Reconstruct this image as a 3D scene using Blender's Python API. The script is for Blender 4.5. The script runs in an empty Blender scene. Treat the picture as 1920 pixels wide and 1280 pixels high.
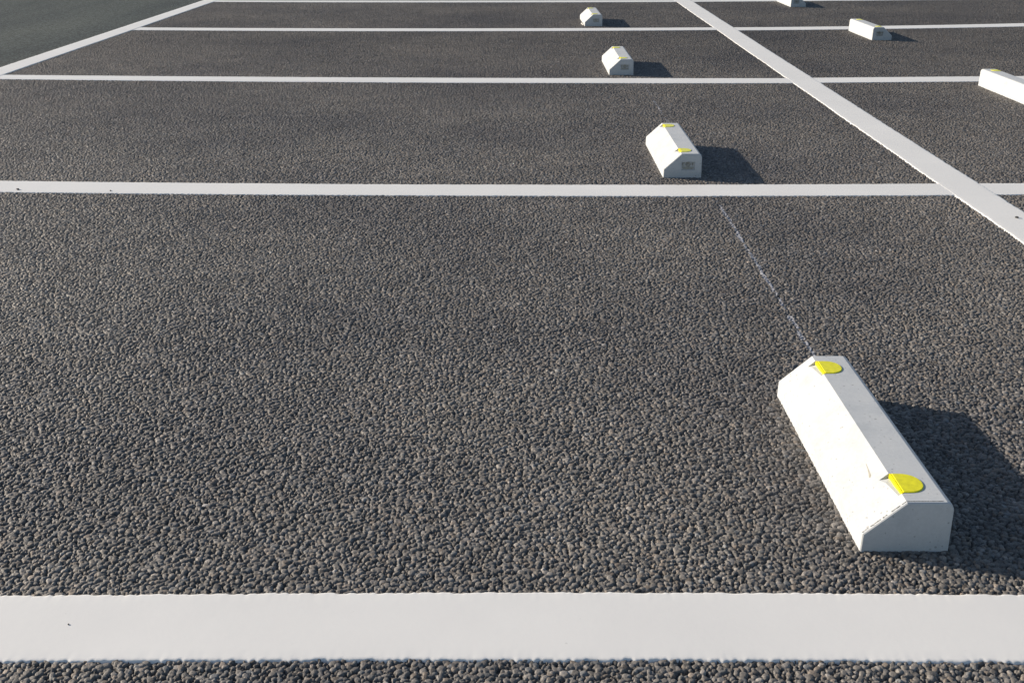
import bpy, bmesh, math, random
import numpy as np
from mathutils import Vector, Matrix

random.seed(7)
RNG = np.random.default_rng(11)
S = bpy.context.scene
COL = S.collection

# ------------------------------------------------------------------ helpers
def link(o, parent=None):
    COL.objects.link(o)
    if parent is not None:
        o.parent = parent
    return o

def mesh_obj(name, bm, mat, parent=None, smooth=False):
    me = bpy.data.meshes.new(name)
    bm.normal_update()
    bm.to_mesh(me)
    bm.free()
    me.materials.append(mat)
    if smooth:
        for p in me.polygons:
            p.use_smooth = True
    return link(bpy.data.objects.new(name, me), parent)

def tag(o, label=None, cat=None, group=None, kind=None):
    if label: o['label'] = label
    if cat: o['category'] = cat
    if group: o['group'] = group
    if kind: o['kind'] = kind
    return o

def grid_mesh(name, X, Y, Z, mat, smooth=True, attrs=None):
    """X, Y, Z: 2-D arrays of the same shape -> one quad grid"""
    n, m = X.shape
    me = bpy.data.meshes.new(name)
    co = np.empty((n * m, 3), np.float32)
    co[:, 0] = X.ravel(); co[:, 1] = Y.ravel(); co[:, 2] = Z.ravel()
    i = np.arange((n - 1) * (m - 1), dtype=np.int32)
    r, c = i // (m - 1), i % (m - 1)
    a = r * m + c
    F = np.stack([a, a + 1, a + m + 1, a + m], 1).astype(np.int32)
    me.vertices.add(n * m)
    me.vertices.foreach_set('co', co.ravel())
    nf = len(F)
    me.loops.add(nf * 4)
    me.loops.foreach_set('vertex_index', F.ravel())
    me.polygons.add(nf)
    me.polygons.foreach_set('loop_start', np.arange(0, nf * 4, 4, dtype=np.int32))
    me.polygons.foreach_set('use_smooth', np.full(nf, smooth))
    for nm, (typ, arr) in (attrs or {}).items():
        at = me.attributes.new(nm, typ, 'POINT')
        at.data.foreach_set('color' if typ == 'FLOAT_COLOR' else 'value', arr.astype(np.float32).ravel())
    me.update(calc_edges=True)
    me.materials.append(mat)
    return link(bpy.data.objects.new(name, me))

def smooth_noise(x, y, scale, seed):
    """cheap value noise, numpy"""
    rng = np.random.default_rng(seed)
    T = rng.random((256, 256)).astype(np.float32)
    u, v = x / scale, y / scale
    iu, iv = np.floor(u).astype(np.int64), np.floor(v).astype(np.int64)
    fu, fv = (u - iu).astype(np.float32), (v - iv).astype(np.float32)
    fu = fu * fu * (3 - 2 * fu); fv = fv * fv * (3 - 2 * fv)
    g = lambda a, b: T[a & 255, b & 255]
    return (g(iu, iv) * (1 - fu) + g(iu + 1, iv) * fu) * (1 - fv) + (g(iu, iv + 1) * (1 - fu) + g(iu + 1, iv + 1) * fu) * fv

# ------------------------------------------------------------------ materials
def new_mat(name):
    m = bpy.data.materials.new(name)
    m.use_nodes = True
    nt = m.node_tree
    b = nt.nodes['Principled BSDF']
    return m, nt, b

def N(nt, typ, **kw):
    n = nt.nodes.new(typ)
    for k, v in kw.items():
        if hasattr(n, k) and not k.startswith('i_'):
            setattr(n, k, v)
        else:
            n.inputs[k[2:].replace('_', ' ')].default_value = v
    return n

def ramp(nt, src, stops):
    r = nt.nodes.new('ShaderNodeValToRGB')
    els = r.color_ramp.elements
    while len(els) < len(stops): els.new(.5)
    for e, (p, c) in zip(els, stops):
        e.position = p
        e.color = (c, c, c, 1) if isinstance(c, (int, float)) else (*c, 1)
    nt.links.new(src, r.inputs[0])
    return r

def mul(nt, a, b):
    m = nt.nodes.new('ShaderNodeMix'); m.data_type = 'RGBA'; m.blend_type = 'MULTIPLY'
    m.inputs[0].default_value = 1
    nt.links.new(a, m.inputs[6])
    if isinstance(b, tuple): m.inputs[7].default_value = b
    else: nt.links.new(b, m.inputs[7])
    return m.outputs[2]

def asphalt_mat():
    m, nt, b = new_mat('porous_asphalt')
    L = nt.links.new
    geo = nt.nodes.new('ShaderNodeNewGeometry')
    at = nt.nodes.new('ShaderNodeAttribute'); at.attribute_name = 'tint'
    co = nt.nodes.new('ShaderNodeAttribute'); co.attribute_name = 'coarse'
    # broad, faint patches of binder
    n1 = N(nt, 'ShaderNodeTexNoise', i_Scale=.9, i_Detail=4.0, i_Roughness=.55)
    L(geo.outputs['Position'], n1.inputs['Vector'])
    r1 = ramp(nt, n1.outputs['Fac'], [(.3, (.66, .67, .71)), (.55, (1.0, .99, .97)), (.7, (1.16, 1.14, 1.10))])
    n2 = N(nt, 'ShaderNodeTexNoise', i_Scale=6.0, i_Detail=5.0, i_Roughness=.6)
    L(geo.outputs['Position'], n2.inputs['Vector'])
    r2 = ramp(nt, n2.outputs['Fac'], [(.3, .86), (.7, 1.1)])
    n3 = N(nt, 'ShaderNodeTexNoise', i_Scale=620.0, i_Detail=2.0, i_Roughness=.7)
    L(geo.outputs['Position'], n3.inputs['Vector'])
    r3 = ramp(nt, n3.outputs['Fac'], [(.3, .7), (.7, 1.25)])
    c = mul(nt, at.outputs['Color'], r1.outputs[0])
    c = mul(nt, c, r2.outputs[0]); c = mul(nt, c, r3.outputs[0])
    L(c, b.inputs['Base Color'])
    b.inputs['Roughness'].default_value = .62
    b.inputs['Specular IOR Level'].default_value = .35
    # micro roughness of every stone + stone-sized relief where the sheet is not modelled stone by stone
    bp = N(nt, 'ShaderNodeBump', i_Strength=.8, i_Distance=.0008)
    L(n3.outputs['Fac'], bp.inputs['Height'])
    vo = N(nt, 'ShaderNodeTexVoronoi', i_Scale=105.0); vo.feature = 'F1'
    L(geo.outputs['Position'], vo.inputs['Vector'])
    bp2 = N(nt, 'ShaderNodeBump', i_Distance=-.006)
    L(vo.outputs['Distance'], bp2.inputs['Height'])
    L(co.outputs['Fac'], bp2.inputs['Strength'])
    L(bp.outputs[0], bp2.inputs['Normal'])
    L(bp2.outputs[0], b.inputs['Normal'])
    return m

def old_road_mat():
    m, nt, b = new_mat('worn_asphalt')
    L = nt.links.new
    geo = nt.nodes.new('ShaderNodeNewGeometry')
    n1 = N(nt, 'ShaderNodeTexNoise', i_Scale=.7, i_Detail=5.0, i_Roughness=.6)
    mp = N(nt, 'ShaderNodeMapping'); mp.inputs['Scale'].default_value = (1.6, .35, 1)
    L(geo.outputs['Position'], mp.inputs[0]); L(mp.outputs[0], n1.inputs['Vector'])
    r1 = ramp(nt, n1.outputs['Fac'], [(.3, (.042, .054, .060)), (.5, (.072, .086, .086)), (.72, (.098, .112, .106))])
    n2 = N(nt, 'ShaderNodeTexNoise', i_Scale=70.0, i_Detail=5.0, i_Roughness=.85)
    L(geo.outputs['Position'], n2.inputs['Vector'])
    r2 = ramp(nt, n2.outputs['Fac'], [(.42, .35), (.60, 1.8)])
    n3 = N(nt, 'ShaderNodeTexNoise', i_Scale=22.0, i_Detail=6.0, i_Roughness=.8)
    L(geo.outputs['Position'], n3.inputs['Vector'])
    r3 = ramp(nt, n3.outputs['Fac'], [(.42, .66), (.60, 1.4)])
    c = mul(nt, r1.outputs[0], r2.outputs[0]); c = mul(nt, c, r3.outputs[0])
    L(c, b.inputs['Base Color'])
    b.inputs['Roughness'].default_value = .8
    b.inputs['Specular IOR Level'].default_value = .12
    bp = N(nt, 'ShaderNodeBump', i_Strength=.9, i_Distance=.004)
    L(n2.outputs['Fac'], bp.inputs['Height']); L(bp.outputs[0], b.inputs['Normal'])
    return m

def paint_mat():
    m, nt, b = new_mat('thermoplastic_paint')
    L = nt.links.new
    geo = nt.nodes.new('ShaderNodeNewGeometry')
    n1 = N(nt, 'ShaderNodeTexNoise', i_Scale=3.0, i_Detail=6.0, i_Roughness=.6)
    L(geo.outputs['Position'], n1.inputs['Vector'])
    r1 = ramp(nt, n1.outputs['Fac'], [(.3, (PAINT * .95, PAINT * .95, PAINT * .945)), (.7, (PAINT * 1.02, PAINT * 1.02, PAINT * 1.01))])
    # rare little scuffs
    n2 = N(nt, 'ShaderNodeTexNoise', i_Scale=55.0, i_Detail=4.0, i_Roughness=.75)
    L(geo.outputs['Position'], n2.inputs['Vector'])
    r2 = ramp(nt, n2.outputs['Fac'], [(.0, .72), (.26, .80), (.31, 1.0)])
    c = mul(nt, r1.outputs[0], r2.outputs[0])
    L(c, b.inputs['Base Color'])
    b.inputs['Roughness'].default_value = .55
    b.inputs['Specular IOR Level'].default_value = .3
    n3 = N(nt, 'ShaderNodeTexNoise', i_Scale=90.0, i_Detail=3.0, i_Roughness=.6)
    L(geo.outputs['Position'], n3.inputs['Vector'])
    bp = N(nt, 'ShaderNodeBump', i_Strength=.2, i_Distance=.0008)
    L(n3.outputs['Fac'], bp.inputs['Height']); L(bp.outputs[0], b.inputs['Normal'])
    return m

def concrete_mat():
    m, nt, b = new_mat('pale_concrete')
    L = nt.links.new
    tc = nt.nodes.new('ShaderNodeTexCoord')
    n1 = N(nt, 'ShaderNodeTexNoise', i_Scale=14.0, i_Detail=6.0, i_Roughness=.62)
    L(tc.outputs['Object'], n1.inputs['Vector'])
    r1 = ramp(nt, n1.outputs['Fac'], [(.28, (CONC * .80, CONC * .86, CONC * .92)), (.5, (CONC * .95, CONC, CONC * 1.05)), (.75, (CONC * 1.03, CONC * 1.065, CONC * 1.09))])
    # air-bubble pits
    v = N(nt, 'ShaderNodeTexVoronoi', i_Scale=95.0, i_Randomness=1.0)
    L(tc.outputs['Object'], v.inputs['Vector'])
    g = N(nt, 'ShaderNodeTexNoise', i_Scale=30.0, i_Detail=2.0)
    L(tc.outputs['Object'], g.inputs['Vector'])
    thr = nt.nodes.new('ShaderNodeMath'); thr.operation = 'MULTIPLY_ADD'
    L(g.outputs['Fac'], thr.inputs[0]); thr.inputs[1].default_value = -.6
    L(v.outputs['Distance'], thr.inputs[2])
    off = nt.nodes.new('ShaderNodeMath'); off.operation = 'ADD'; off.inputs[1].default_value = .24; L(thr.outputs[0], off.inputs[0])
    r2 = ramp(nt, off.outputs[0], [(.02, .66), (.07, 1.0)])
    n3 = N(nt, 'ShaderNodeTexNoise', i_Scale=160.0, i_Detail=4.0, i_Roughness=.7)
    L(tc.outputs['Object'], n3.inputs['Vector'])
    r3 = ramp(nt, n3.outputs['Fac'], [(.3, .93), (.7, 1.05)])
    c = mul(nt, r1.outputs[0], r2.outputs[0]); c = mul(nt, c, r3.outputs[0])
    L(c, b.inputs['Base Color'])
    b.inputs['Roughness'].default_value = .75
    b.inputs['Specular IOR Level'].default_value = .3
    bp = N(nt, 'ShaderNodeBump', i_Strength=.5, i_Distance=.0006)
    L(n3.outputs['Fac'], bp.inputs['Height'])
    bp2 = N(nt, 'ShaderNodeBump', i_Strength=.6, i_Distance=.0008)
    L(r2.outputs[0], bp2.inputs['Height']); L(bp.outputs[0], bp2.inputs['Normal'])
    L(bp2.outputs[0], b.inputs['Normal'])
    return m

def plain(name, col, rough, **kw):
    m, nt, b = new_mat(name)
    n = N(nt, 'ShaderNodeTexNoise', i_Scale=120.0, i_Detail=3.0)
    tc = nt.nodes.new('ShaderNodeTexCoord'); nt.links.new(tc.outputs['Object'], n.inputs['Vector'])
    r = ramp(nt, n.outputs['Fac'], [(.3, tuple(x * .86 for x in col)), (.7, tuple(min(1, x * 1.08) for x in col))])
    nt.links.new(r.outputs[0], b.inputs['Base Color'])
    b.inputs['Roughness'].default_value = rough
    for k, v in kw.items(): b.inputs[k].default_value = v
    return m

PAINT, CONC, STONE = .76, .53, .168
M_ASPH, M_ROAD, M_PAINT, M_CONC = asphalt_mat(), old_road_mat(), paint_mat(), concrete_mat()
M_LENS = plain('yellow_lens_plastic', (.80, .76, .012), .25)
M_PLATE = plain('yellow_reflector_plastic', (.84, .74, .010), .3)
M_SEAM = plain('dark_grime', (.03, .03, .03), .9)
M_MARK = plain('grey_cement', (.36, .35, .31), .85)
M_PEB = plain('dark_pebble_stone', (.035, .035, .04), .7)
M_GLUE = plain('white_mortar', (.68, .67, .64), .8)
M_SCR = plain('rubber_scuff', (.36, .35, .30), .8)

# ------------------------------------------------------------------ asphalt relief, stone by stone (world metres)
X0, Y0, EXT = -9.0, -1.0, 24.0
def stone_layer(cell, rmin, rmax, hmin, hmax, tilt, drop, seed):
    n = int(EXT / cell) + 4
    rng = np.random.default_rng(seed)
    f = lambda lo, hi: (lo + (hi - lo) * rng.random((n, n))).astype(np.float32)
    T = dict(cell=cell, n=n, drop=drop, jx=f(0, 1), jy=f(0, 1))
    a = f(0, math.pi)
    ra = f(rmin, rmax); asp = f(.55, 1.0)
    T['cu'] = np.cos(a) / ra; T['su'] = np.sin(a) / ra
    T['cv'] = np.cos(a) / (ra * asp); T['sv'] = np.sin(a) / (ra * asp)
    T['h'] = f(hmin, hmax)
    T['tx'] = (rng.normal(0, tilt, (n, n))).astype(np.float32)
    T['ty'] = (rng.normal(0, tilt, (n, n))).astype(np.float32)
    g = np.exp(rng.normal(0, .24, (n, n)))
    k = rng.random((n, n))
    c = np.stack([g * 1.05, g * .985, g * .93], -1)
    c[k < .10] *= (1.12, 1.02, .93)
    c[k > .92] *= (.90, .98, 1.06)
    c[(k > .5) & (k < .5010)] *= 2.3
    T['c'] = c.astype(np.float32)
    return T

LAYERS = [stone_layer(.0080, .0030, .0066, -.0015, .0, .10, .0038, 1),
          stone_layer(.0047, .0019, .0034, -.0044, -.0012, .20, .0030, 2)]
LAYERS[1]['c'] *= .72            # small lower stones darker: bitumen film, and crevice shade put into the tint

def relief(x, y):
    """height and stone tint at world points"""
    H = np.full(x.shape, -.0062, np.float32)
    C = np.full(x.shape + (3,), .35, np.float32)  # gap floor tint: dark bitumen mortar, deepened to read as crevice shade
    for T in LAYERS:
        cell, n = T['cell'], T['n']
        gx = (x - X0) / cell; gy = (y - Y0) / cell
        ix = np.floor(gx).astype(np.int32); iy = np.floor(gy).astype(np.int32)
        for dx in (-1, 0, 1):
            for dy in (-1, 0, 1):
                k = np.clip(ix + dx, 0, n - 1) * n + np.clip(iy + dy, 0, n - 1)
                px = ((gx - (ix + dx)) - T['jx'].ravel()[k]) * cell
                py = ((gy - (iy + dy)) - T['jy'].ravel()[k]) * cell
                u = px * T['cu'].ravel()[k] + py * T['su'].ravel()[k]
                v = py * T['cv'].ravel()[k] - px * T['sv'].ravel()[k]
                d2 = u * u + v * v
                e = d2 * d2 - 1.2 * (u * v) ** 2
                h = T['h'].ravel()[k] + px * T['tx'].ravel()[k] + py * T['ty'].ravel()[k] - T['drop'] * (.06 * d2 + .30 * e + .60 * e * e)
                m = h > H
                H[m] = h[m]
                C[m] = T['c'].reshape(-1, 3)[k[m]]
    return np.minimum(H, .0002), C

CAM_H, PITCH, FOC = .9682, .39024, 2033.86
def zc_of(y): return y * math.cos(PITCH) + CAM_H * math.sin(PITCH)

def rows_between(y0, y1, q):
    r = [y0]
    while r[-1] < y1:
        r.append(r[-1] + q * zc_of(r[-1]))
    return np.array(r)

STEP = .62 * 1920 / 1024 / FOC           # finer close by, coarser far off
ROAD_X = -3.125

def build_ground():
    yf = rows_between(.98, 12.2, STEP * 1.25)
    y = np.concatenate([[-60, -20, -6, -2, 0, .6], yf, [12.6, 14, 20, 40, 120]])
    nc = int(2 * .472 * 1.22 / STEP)
    t = np.linspace(-1, 1, nc)
    fan = np.concatenate([[-1.001], t, [1.001]])
    X = np.empty((len(y), nc + 8))
    # half-width of the finely modelled fan; flat coarse columns outside
    hw = np.array([.472 * 1.13 * zc_of(min(max(a, .98), 12.2)) + .16 for a in y])
    X[:, 4:-4] = hw[:, None] * t[None, :]
    off = np.array([[.01, .6, 8, 90]])
    X[:, -4:] = X[:, -5:-4] + off
    X[:, :4] = X[:, 4:5] - off[:, ::-1]
    Y = np.repeat(y[:, None], X.shape[1], 1)
    H = np.full(X.shape, -.0016, np.float32); C = np.full(X.shape + (3,), 1.0, np.float32)
    C *= np.array([1.05, .985, .93], np.float32)
    coarse = np.ones(X.shape, np.float32)
    ri = slice(6, 6 + len(yf)); ci = slice(4, X.shape[1] - 4)
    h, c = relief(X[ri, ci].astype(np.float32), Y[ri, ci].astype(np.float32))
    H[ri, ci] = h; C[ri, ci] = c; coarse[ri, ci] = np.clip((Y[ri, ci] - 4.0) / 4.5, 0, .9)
    # chalk string line left from setting the stops out
    xs, ys = X[ri, ci], Y[ri, ci]
    wob = (smooth_noise(xs * 0, ys, .05, 5) - .5) * .006
    brk = smooth_noise(xs, ys, .012, 6)
    w = .0046 * (.5 + smooth_noise(xs * 0, ys, .03, 8))
    near = (ys > 1.9) & (ys < 3.63); far = (ys > 5.0) & (ys < 6.05)
    on = (np.abs(xs - .666 - wob + (ys - 3) * -.002) < w) & (h > -.0028) & ((near & (brk > .30)) | (far & (brk > .58)))
    cc = C[ri, ci]; cc[on] = np.array([2.2, 2.3, 2.6], np.float32); C[ri, ci] = cc
    C *= (1 - .34 * coarse)[..., None]      # where stones are not resolved, lost crevice shade is put into the tint
    H[X < ROAD_X - .03] = -.010
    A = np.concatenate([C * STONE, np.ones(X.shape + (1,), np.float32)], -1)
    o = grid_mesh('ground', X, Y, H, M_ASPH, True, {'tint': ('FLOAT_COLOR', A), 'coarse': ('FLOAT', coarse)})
    tag(o, kind='structure')

build_ground()

# the older, greyer carriageway beyond the long line on the left
xr = np.array([-90, -30, -12, -8, -6, -4.5, -3.6, ROAD_X]); yr = np.concatenate([np.arange(-6, 30, 1.5), [60, 120]])
XX, YY = np.meshgrid(xr, yr)
tag(grid_mesh('road', XX, YY, np.zeros_like(XX), M_ROAD), kind='structure')

# ------------------------------------------------------------------ painted lines
def line_points(pts, s):
    """quadratic / linear interpolation through (s, value) pairs"""
    a = np.array(pts, float)
    if len(a) > 2:
        return np.polyval(np.polyfit(a[:, 0], a[:, 1], 2), s)
    return np.interp(s, a[:, 0], a[:, 1]) if len(a) == 2 else np.full_like(s, a[0, 1])

SEEDS = iter(range(100, 200))
def marking(s0, s1, lo, hi, top, fine, along='x', far_coarse=True):
    """lo / hi: the two edges as lists of (s, coordinate)"""
    n = int((s1 - s0) / fine) + 2
    s = np.linspace(s0, s1, n)
    a = line_points(lo, s); b = line_points(hi, s)
    k = next(SEEDS)
    wob = lambda q: (smooth_noise(s, s * 0, .006, q) - .5) * .0032 + (smooth_noise(s, s * 0, .03, q + 50) - .5) * .0026 + (smooth_noise(s, s * 0, .5, q + 90) - .5) * .003
    a = a + wob(k); b = b + wob(k + 500)
    prof = [(0.0, -.0075), (.0014, -.0035), (.0028, -.0010), (.0048, -.0002), (.009, .0)]
    C, Z = [], []
    for d, z in prof:
        C.append(a - .0025 + d); Z.append(np.full(n, z + top) + (smooth_noise(s, s * 0 + d * 900, .007, k + 7) - .5) * .0006 * (z < 0))
    mid = 6 if b.mean() - a.mean() > .05 else 2
    for i in range(1, mid):
        C.append(a + (b - a) * i / mid); Z.append(np.full(n, top) + (smooth_noise(s, s * 0 + i * 3.3, .08, k + 9) - .5) * .00008)
    for d, z in reversed(prof):
        C.append(b + .0025 - d); Z.append(np.full(n, z + top) + (smooth_noise(s, s * 0 + d * 900, .007, k + 17) - .5) * .0006 * (z < 0))
    C = np.array(C).T; Z = np.array(Z).T; SS = np.repeat(s[:, None], C.shape[1], 1)
    if along == 'x': o = grid_mesh('road_marking', SS, C, Z, M_PAINT)
    else: o = grid_mesh('road_marking', C[:, ::-1], SS[:, ::-1], Z[:, ::-1], M_PAINT)
    return tag(o, kind='structure')

T1, T2 = .0007, .0012      # bay lines, and the long lines lapped 0.5 mm over them
XL0, XL1, XR0, XR1 = -3.195, -3.047, 1.503, 1.650
LAP = .02
# bay lines left of the long right-hand line, each (near edge, far edge)
marking(XL0 + LAP, XR0 + LAP, [(-.71, 1.200), (0, 1.2085), (.69, 1.2075)], [(-.78, 1.3515), (0, 1.363), (.75, 1.3605)], T1, .0016)
marking(XL0 + LAP, XR0 + LAP, [(-1.85, 3.737), (-1.085, 3.71), (0, 3.683), (.852, 3.678), (1.5, 3.692)], [(-1.92, 3.904), (-1.126, 3.867), (0, 3.844), (.886, 3.839), (1.5, 3.856)], T1, .003)
marking(XL0 + LAP, XR0 + LAP, [(-3.0, 6.299), (-1.44, 6.196), (0, 6.131), (1.5, 6.119)], [(-3.07, 6.459), (-1.477, 6.362), (0, 6.312), (1.5, 6.289)], T1, .004)
marking(XL0 + LAP, XR0 + LAP, [(-3.03, 8.735), (-1.315, 8.645), (0, 8.615), (1.5, 8.67)], [(-3.02, 8.91), (-1.345, 8.835), (0, 8.79), (1.5, 8.85)], T1, .006)
marking(XL0 + LAP, XR0 + LAP, [(-3.05, 11.145), (0, 11.03), (1.45, 11.04)], [(-3.04, 11.31), (0, 11.22), (1.47, 11.225)], T1, .008)
marking(XL0 + LAP, XR0 + LAP, [(0, 13.62)], [(0, 13.77)], T1, .02)
# bay lines to the right of it
marking(XR1 - LAP, 6.6, [(1.6, 1.2075)], [(1.6, 1.3605)], T1, .006)
marking(XR1 - LAP, 6.6, [(1.6, 3.697), (6, 3.72)], [(1.6, 3.857), (6, 3.88)], T1, .004)
marking(XR1 - LAP, 6.6, [(1.6, 6.126), (6.5, 6.33)], [(1.6, 6.302), (6.5, 6.51)], T1, .005)
marking(XR1 - LAP, 6.6, [(1.6, 8.64), (2.5, 8.695), (4.0, 8.885)], [(1.6, 8.84), (2.57, 8.90), (4.0, 9.093)], T1, .006)
marking(XR1 - LAP, 6.6, [(1.6, 11.04), (6.5, 11.36)], [(1.6, 11.22), (6.5, 11.54)], T1, .008)
# the two long lines
marking(.6, 16, [(0, XR0 - .002), (10, XR0)], [(0, XR1), (6, XR1 + .002), (10, XR1 + .012)], T2, .0035, 'y')
marking(.6, 18, [(0, XL0)], [(0, XL1)], T2 + .001, .006, 'y')

# ------------------------------------------------------------------ wheel stops
W, LN, HT = .1410, .587, .0875
HX, HY = W / 2, LN / 2
PROFILE = [(.0, -.003), (.0008, .030), (.0642, HT), (.1275, HT), (.1325, .0860), (.1366, .0820), (.1392, .0765), (.1398, .0715), (.1412, -.003)]
REFL = (-.2325, .2325)

def bx(bm, x0, x1, y0, y1, z0, z1):
    v = [bm.verts.new((x, y, z)) for z in (z0, z1) for y in (y0, y1) for x in (x0, x1)]
    for f in ((0, 2, 3, 1), (4, 5, 7, 6), (0, 1, 5, 4), (2, 6, 7, 3), (0, 4, 6, 2), (1, 3, 7, 5)):
        bm.faces.new([v[i] for i in f])
    return v

def stop_body(front_stamp, back_stamp):
    bm = bmesh.new()
    A = [bm.verts.new((x - HX, -HY, z)) for x, z in PROFILE]
    B = [bm.verts.new((x - HX, HY, z)) for x, z in PROFILE]
    n = len(A)
    bm.faces.new(A[::-1]); bm.faces.new(B)
    for i in range(n):
        bm.faces.new((A[i], A[(i + 1) % n], B[(i + 1) % n], B[i]))
    bmesh.ops.recalc_face_normals(bm, faces=bm.faces)
    # arrises: the cast ends carry a wider chamfer than the long edges
    ends = [e for e in bm.edges if abs(e.verts[0].co.y - e.verts[1].co.y) < 1e-6 and min(e.verts[0].co.z, e.verts[1].co.z) > -.002 or
            (abs(e.verts[0].co.y - e.verts[1].co.y) < 1e-6 and abs(e.verts[0].co.z - e.verts[1].co.z) > .01)]
    bmesh.ops.bevel(bm, geom=ends, offset=.0042, offset_type='OFFSET', segments=3, profile=.6, affect='EDGES', clamp_overlap=True)
    body = mesh_obj('body', bm, M_CONC)
    cut = bmesh.new()
    for yc in REFL:
        # pocket: deep at its far end, running out to nothing at the near end
        P = [(.020, .0790), (.068, .0845), (.068, .11), (.020, .11)]; Q = [(.020, .0668), (.068, .0796), (.068, .11), (.020, .11)]
        a = [cut.verts.new((x - HX, yc - .0325, z)) for x, z in P]; b = [cut.verts.new((x - HX, yc + .0325, z)) for x, z in Q]
        cut.faces.new(a[::-1]); cut.faces.new(b)
        for i in range(4): cut.faces.new((a[i], a[(i + 1) % 4], b[(i + 1) % 4], b[i]))
    if front_stamp: bx(cut, -HX + .0655, -HX + .1150, -HY - .01, -HY + .0055, .0270, .0580)
    if back_stamp: bx(cut, -HX + .0655, -HX + .1150, HY - .0055, HY + .01, .0270, .0580)
    bmesh.ops.recalc_face_normals(cut, faces=cut.faces)
    cm = bpy.data.meshes.new('cut'); cut.to_mesh(cm); cut.free()
    co = bpy.data.objects.new('cut', cm); COL.objects.link(co)
    md = body.modifiers.new('b', 'BOOLEAN'); md.object = co; md.operation = 'DIFFERENCE'; md.solver = 'EXACT'
    dg = bpy.context.evaluated_depsgraph_get()
    me = bpy.data.meshes.new_from_object(body.evaluated_get(dg))
    body.modifiers.clear(); old = body.data; body.data = me
    bpy.data.objects.remove(co); bpy.data.meshes.remove(cm); bpy.data.meshes.remove(old)
    me.name = 'body'
    return body

def strokes(bm, segs, face_y, s, t=.0014, raise_=.0030):
    """raised strokes of the casting mark on an end face; segs in metres (x, z)"""
    for (x0, z0, x1, z1) in segs:
        d = Vector((x1 - x0, 0, z1 - z0)); L = d.length; d.normalize(); nrm = Vector((-d.z, 0, d.x)) * t
        p0 = Vector((x0, 0, z0)); p1 = Vector((x1, 0, z1))
        ring = [p0 - nrm, p1 - nrm, p1 + nrm, p0 + nrm]
        a = [bm.verts.new(p + Vector((0, face_y, 0))) for p in ring]
        b = [bm.verts.new(p + Vector((0, face_y + s * raise_, 0))) for p in ring]
        bm.faces.new(b)
        for i in range(4): bm.faces.new((a[i], a[(i + 1) % 4], b[(i + 1) % 4], b[i]))

def maker_stamp(parent, s):
    bm = bmesh.new()
    y = s * (HY - .0055)
    cx = -HX + .0902
    segs = []
    ring = [(cx + .0085 * math.cos(k * math.pi / 5), .0475 + .0072 * math.sin(k * math.pi / 5)) for k in range(10)]
    for k in range(10): segs.append((*ring[k], *ring[(k + 1) % 10]))
    segs += [(cx - .004, .0445, cx, .0515), (cx, .0515, cx + .004, .0445), (cx - .020, .052, cx - .013, .052), (cx - .020, .052, cx - .020, .043),
             (cx - .020, .043, cx - .013, .043), (cx + .013, .052, cx + .020, .052), (cx + .0165, .052, cx + .0165, .043),
             (cx - .021, .0365, cx + .021, .0365), (cx - .018, .0315, cx + .006, .0315), (cx + .010, .0315, cx + .018, .0315)]
    strokes(bm, segs, y, s)
    bmesh.ops.recalc_face_normals(bm, faces=bm.faces)
    return mesh_obj('casting_mark', bm, M_MARK, parent)

def reflector(parent, yc):
    # half-oval lens let into the top, plate standing in the pocket in front of it
    bm = bmesh.new()
    pts = []
    hw, L0, L1 = .0305, .0678, .1085
    x_off = -HX
    outline = [(L0, -hw), (L0 + .010, -hw * 1.0)]
    for k in range(1, 16):
        a = -math.pi / 2 + math.pi * k / 16
        outline.append((L0 + .010 + (L1 - L0 - .010) * math.cos(a) ** .85, hw * math.sin(a)))
    outline += [(L0 + .010, hw), (L0, hw)]
    low = [bm.verts.new((x + x_off, yc + y, HT - .002)) for x, y in outline]
    mid = [bm.verts.new((x + x_off, yc + y, HT + .0009)) for x, y in outline]
    cxm = L0 + .018
    top = [bm.verts.new((cxm + (x - cxm) * .94 + x_off, yc + y * .94, HT + .0017)) for x, y in outline]
    n = len(outline)
    for R0, R1 in ((low, mid), (mid, top)):
        for i in range(n): bm.faces.new((R0[i], R0[(i + 1) % n], R1[(i + 1) % n], R1[i]))
    bm.faces.new(top)
    bmesh.ops.recalc_face_normals(bm, faces=bm.faces)
    lens = mesh_obj('reflector', bm, M_LENS, parent)
    bm = bmesh.new()
    bx(bm, -HX + .0648, -HX + .0675, yc - .0320, yc + .0320, .0782, HT + .0009)
    # ribs of the prismatic face
    bmesh.ops.recalc_face_normals(bm, faces=bm.faces)
    bmesh.ops.bevel(bm, geom=[e for e in bm.edges if e.verts[0].co.z > .08 and e.verts[1].co.z > .08], offset=.0010, segments=2, affect='EDGES')
    for k in range(3):
        z = .0812 + k * .0021
        bx(bm, -HX + .0642, -HX + .0649, yc - .0300, yc + .0300, z, z + .0015)
    mesh_obj('reflective_plate', bm, M_PLATE, lens)
    return lens

def new_stop(label, group, end_marks):
    root = bpy.data.objects.new('wheel_stop', None)
    root.empty_display_size = .1
    link(root)
    tag(root, label, 'wheel stop', group)
    b = stop_body(*end_marks); b.parent = root
    for yc in REFL: reflector(root, yc)
    if end_marks[0]: maker_stamp(root, -1)
    if end_marks[1]: maker_stamp(root, 1)
    return root

def copy_tree(o, parent=None):
    c = o.copy(); COL.objects.link(c); c.parent = parent
    for ch in list(o.children): copy_tree(ch, c)
    return c

def place(root, x, y, rot, turned=False):
    """x, y: ground point of the corner nearest the camera on the left"""
    root.rotation_euler = (0, 0, rot + (math.pi if turned else 0))
    c, s = math.cos(rot), math.sin(rot)
    root.location = (x + HX * c - HY * s, y + HX * s + HY * c, 0)

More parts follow.
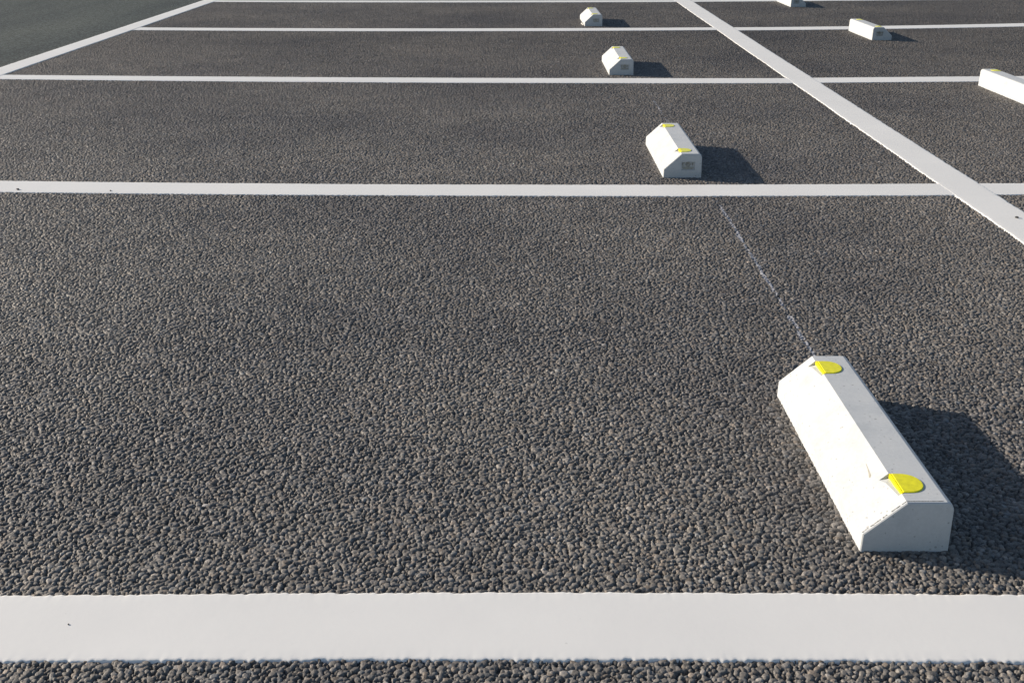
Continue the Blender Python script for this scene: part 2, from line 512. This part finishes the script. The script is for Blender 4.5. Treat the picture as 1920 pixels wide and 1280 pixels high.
GROUP = 'white concrete wheel stops in the parking bays'
near = new_stop('largest, nearest white wheel stop at lower right, with a dark hairline seam near its end', GROUP, (False, True))
place(near, .5393, 1.4785, math.radians(.53))

# hairline seam behind the end arris of the nearest stop
bm = bmesh.new()
yy = -HY + .0047
path = [(.0010, .0310), (.0050, .0348), (.018, .0465), (.034, .0610), (.050, .0755), (.0640, .08735), (.066, HT), (.080, HT), (.095, HT), (.110, HT), (.124, HT)]
rr = random.Random(3)
fine = []
for (x0, z0), (x1, z1) in zip(path, path[1:]):
    k = max(1, int(math.hypot(x1 - x0, z1 - z0) / .0016))
    fine += [(x0 + (x1 - x0) * i / k, z0 + (z1 - z0) * i / k) for i in range(k)]
prev = None
for i, (x, z) in enumerate(fine):
    w = .00055 * (.35 + 1.2 * rr.random())
    if x < .062 and rr.random() < .22: prev = None; continue
    nx, nz = (-.67, .74) if x < .0642 else (0, 1)
    p = [bm.verts.new((x - HX + nx * .0002, yy - w + rr.uniform(-.0002, .0002), z + nz * .0002)), bm.verts.new((x - HX + nx * .0002, yy + w, z + nz * .0002))]
    if prev: bm.faces.new((prev[0], p[0], p[1], prev[1]))
    prev = p
mesh_obj('seam', bm, M_SEAM, near)
# short scuff on its sloping face
bm = bmesh.new()
q = [(.0475, -.139, .0003), (.0462, -.155, .0006), (.0447, -.168, .0011), (.0435, -.176, .0018), (.0425, -.1795, .0008)]
prev = None
for x, y, w in q:
    z = .030 + (x - .0008) * (HT - .030) / (.0642 - .0008)
    p = [bm.verts.new((x - w - HX - .0002, y, z - w * .9 + .0002)), bm.verts.new((x + w - HX - .0002, y, z + w * .9 + .0002))]
    if prev: bm.faces.new((prev[0], p[0], p[1], prev[1]))
    prev = p
mesh_obj('scuff', bm, M_SCR, near)

proto = new_stop('second nearest wheel stop of the middle column, its yellow reflectors and stamped end face clear', GROUP, (True, True))
place(proto, .5216, 3.951, math.radians(.34))
def lump(parent, x, y, r, seed):
    bm = bmesh.new()
    bmesh.ops.create_icosphere(bm, subdivisions=3, radius=1)
    rg = random.Random(seed)
    k = [Vector((rg.gauss(0, 1), rg.gauss(0, 1), rg.gauss(0, 1))).normalized() for _ in range(9)]
    for v in bm.verts:
        a = 1 + .16 * sum(max(0, v.co.dot(d)) ** 6 for d in k)
        v.co = Vector((v.co.x * r[0] * a + x, v.co.y * r[1] * a + y, v.co.z * r[2] * a))
    return mesh_obj('mortar_lump', bm, M_GLUE, parent, True)
for i, (lab, x, y, r, t) in enumerate([
        ('third nearest wheel stop of the middle column, directly beyond the second nearest one', .5043, 6.4256, .34, False),
        ('farthest and smallest wheel stop of the middle column, mortar lump at its left foot', .4960, 8.955, .9, False),
        ('wheel stop cut by the right edge of the photo, seen from its upright white side', 2.494, 5.452, 0.3, True),
        ('wheel stop in the upper right standing across a white bay line, whole end face showing', 2.503, 8.030, .4, True),
        ('wheel stop cut by the top edge of the photo, only its lower end in view', 2.490, 10.52, 0.2, True)]):
    o = copy_tree(proto)
    o['label'] = lab
    place(o, x, y, math.radians(r), t)
    if i == 1:
        lump(o, -HX - .006, -HY + .16, (.012, .022, .010), 5)
        lump(o, -HX - .004, -HY + .10, (.009, .014, .007), 6)

# ------------------------------------------------------------------ pebbles lying on the paint
def pebble(x, y, z, r, label, seed):
    rg = random.Random(seed)
    bm = bmesh.new()
    bmesh.ops.create_icosphere(bm, subdivisions=2, radius=1)
    k = [Vector((rg.gauss(0, 1), rg.gauss(0, 1), rg.gauss(0, 1))).normalized() for _ in range(7)]
    for v in bm.verts:
        m = max(v.co.dot(d) for d in k)
        v.co *= 1 / max(.75, m)
        v.co = Vector((v.co.x * r, v.co.y * r * .7, v.co.z * r * .5 + r * .42))
    o = mesh_obj('pebble', bm, M_PEB)
    o.location = (x, y, z); o.rotation_euler.z = rg.uniform(0, 3)
    return tag(o, label, 'pebble', 'dark pebbles lying on the white paint')
pebble(-1.80, 3.770, T1, .0054, 'larger dark pebble on the full-width line at the left edge of the photo', 1)
pebble(-1.462, 3.752, T1, .0032, 'small dark pebble on the full-width line, right of the larger one at the left', 2)
pebble(1.594, 3.400, T2, .0055, 'dark pebble on the long diagonal line near the right edge of the photo', 3)
pebble(-.652, 1.282, T1, .0014, 'tiny dark pebble on the left end of the nearest broad white line', 4)

# ------------------------------------------------------------------ light
EL, AZ = math.radians(19.3), math.radians(158.0)        # direction towards the sun: azimuth from +X, anticlockwise
sun_dir = Vector((math.cos(EL) * math.cos(AZ), math.cos(EL) * math.sin(AZ), math.sin(EL)))
sl = bpy.data.lights.new('sun', 'SUN'); sl.energy = 5.0
sl.angle = math.radians(.53); sl.color = (1.0, .88, .73)
so = bpy.data.objects.new('sun', sl); link(so)
so.rotation_euler = sun_dir.to_track_quat('Z', 'Y').to_euler()
so.location = sun_dir * 30

w = bpy.data.worlds.new('World'); S.world = w; w.use_nodes = True
nt = w.node_tree
sky = nt.nodes.new('ShaderNodeTexSky'); sky.sky_type = 'NISHITA'; sky.sun_disc = False
sky.sun_elevation = EL; sky.sun_rotation = math.radians(90) - AZ      # 0 = +Y, clockwise
sky.altitude = 50; sky.air_density = 1.0; sky.dust_density = 1.0; sky.ozone_density = 1.0
bg = nt.nodes['Background']; bg.inputs['Strength'].default_value = .086
nt.links.new(sky.outputs[0], bg.inputs['Color'])

S.view_settings.view_transform = 'Standard'; S.view_settings.look = 'None'
S.view_settings.gamma = 1; S.view_settings.exposure = .45

# ------------------------------------------------------------------ camera
cd = bpy.data.cameras.new('camera'); cam = bpy.data.objects.new('camera', cd); link(cam)
cd.sensor_width = 36; cd.lens = 36 * FOC / 1920; cd.clip_start = .05; cd.clip_end = 400
YAW, ROLL = -.010082, -.0029512
R = Matrix.Rotation(-YAW, 4, 'Z') @ Matrix.Rotation(math.pi / 2 - PITCH, 4, 'X') @ Matrix.Rotation(ROLL, 4, 'Z')
cam.matrix_world = Matrix.Translation((0, 0, CAM_H)) @ R
S.camera = cam
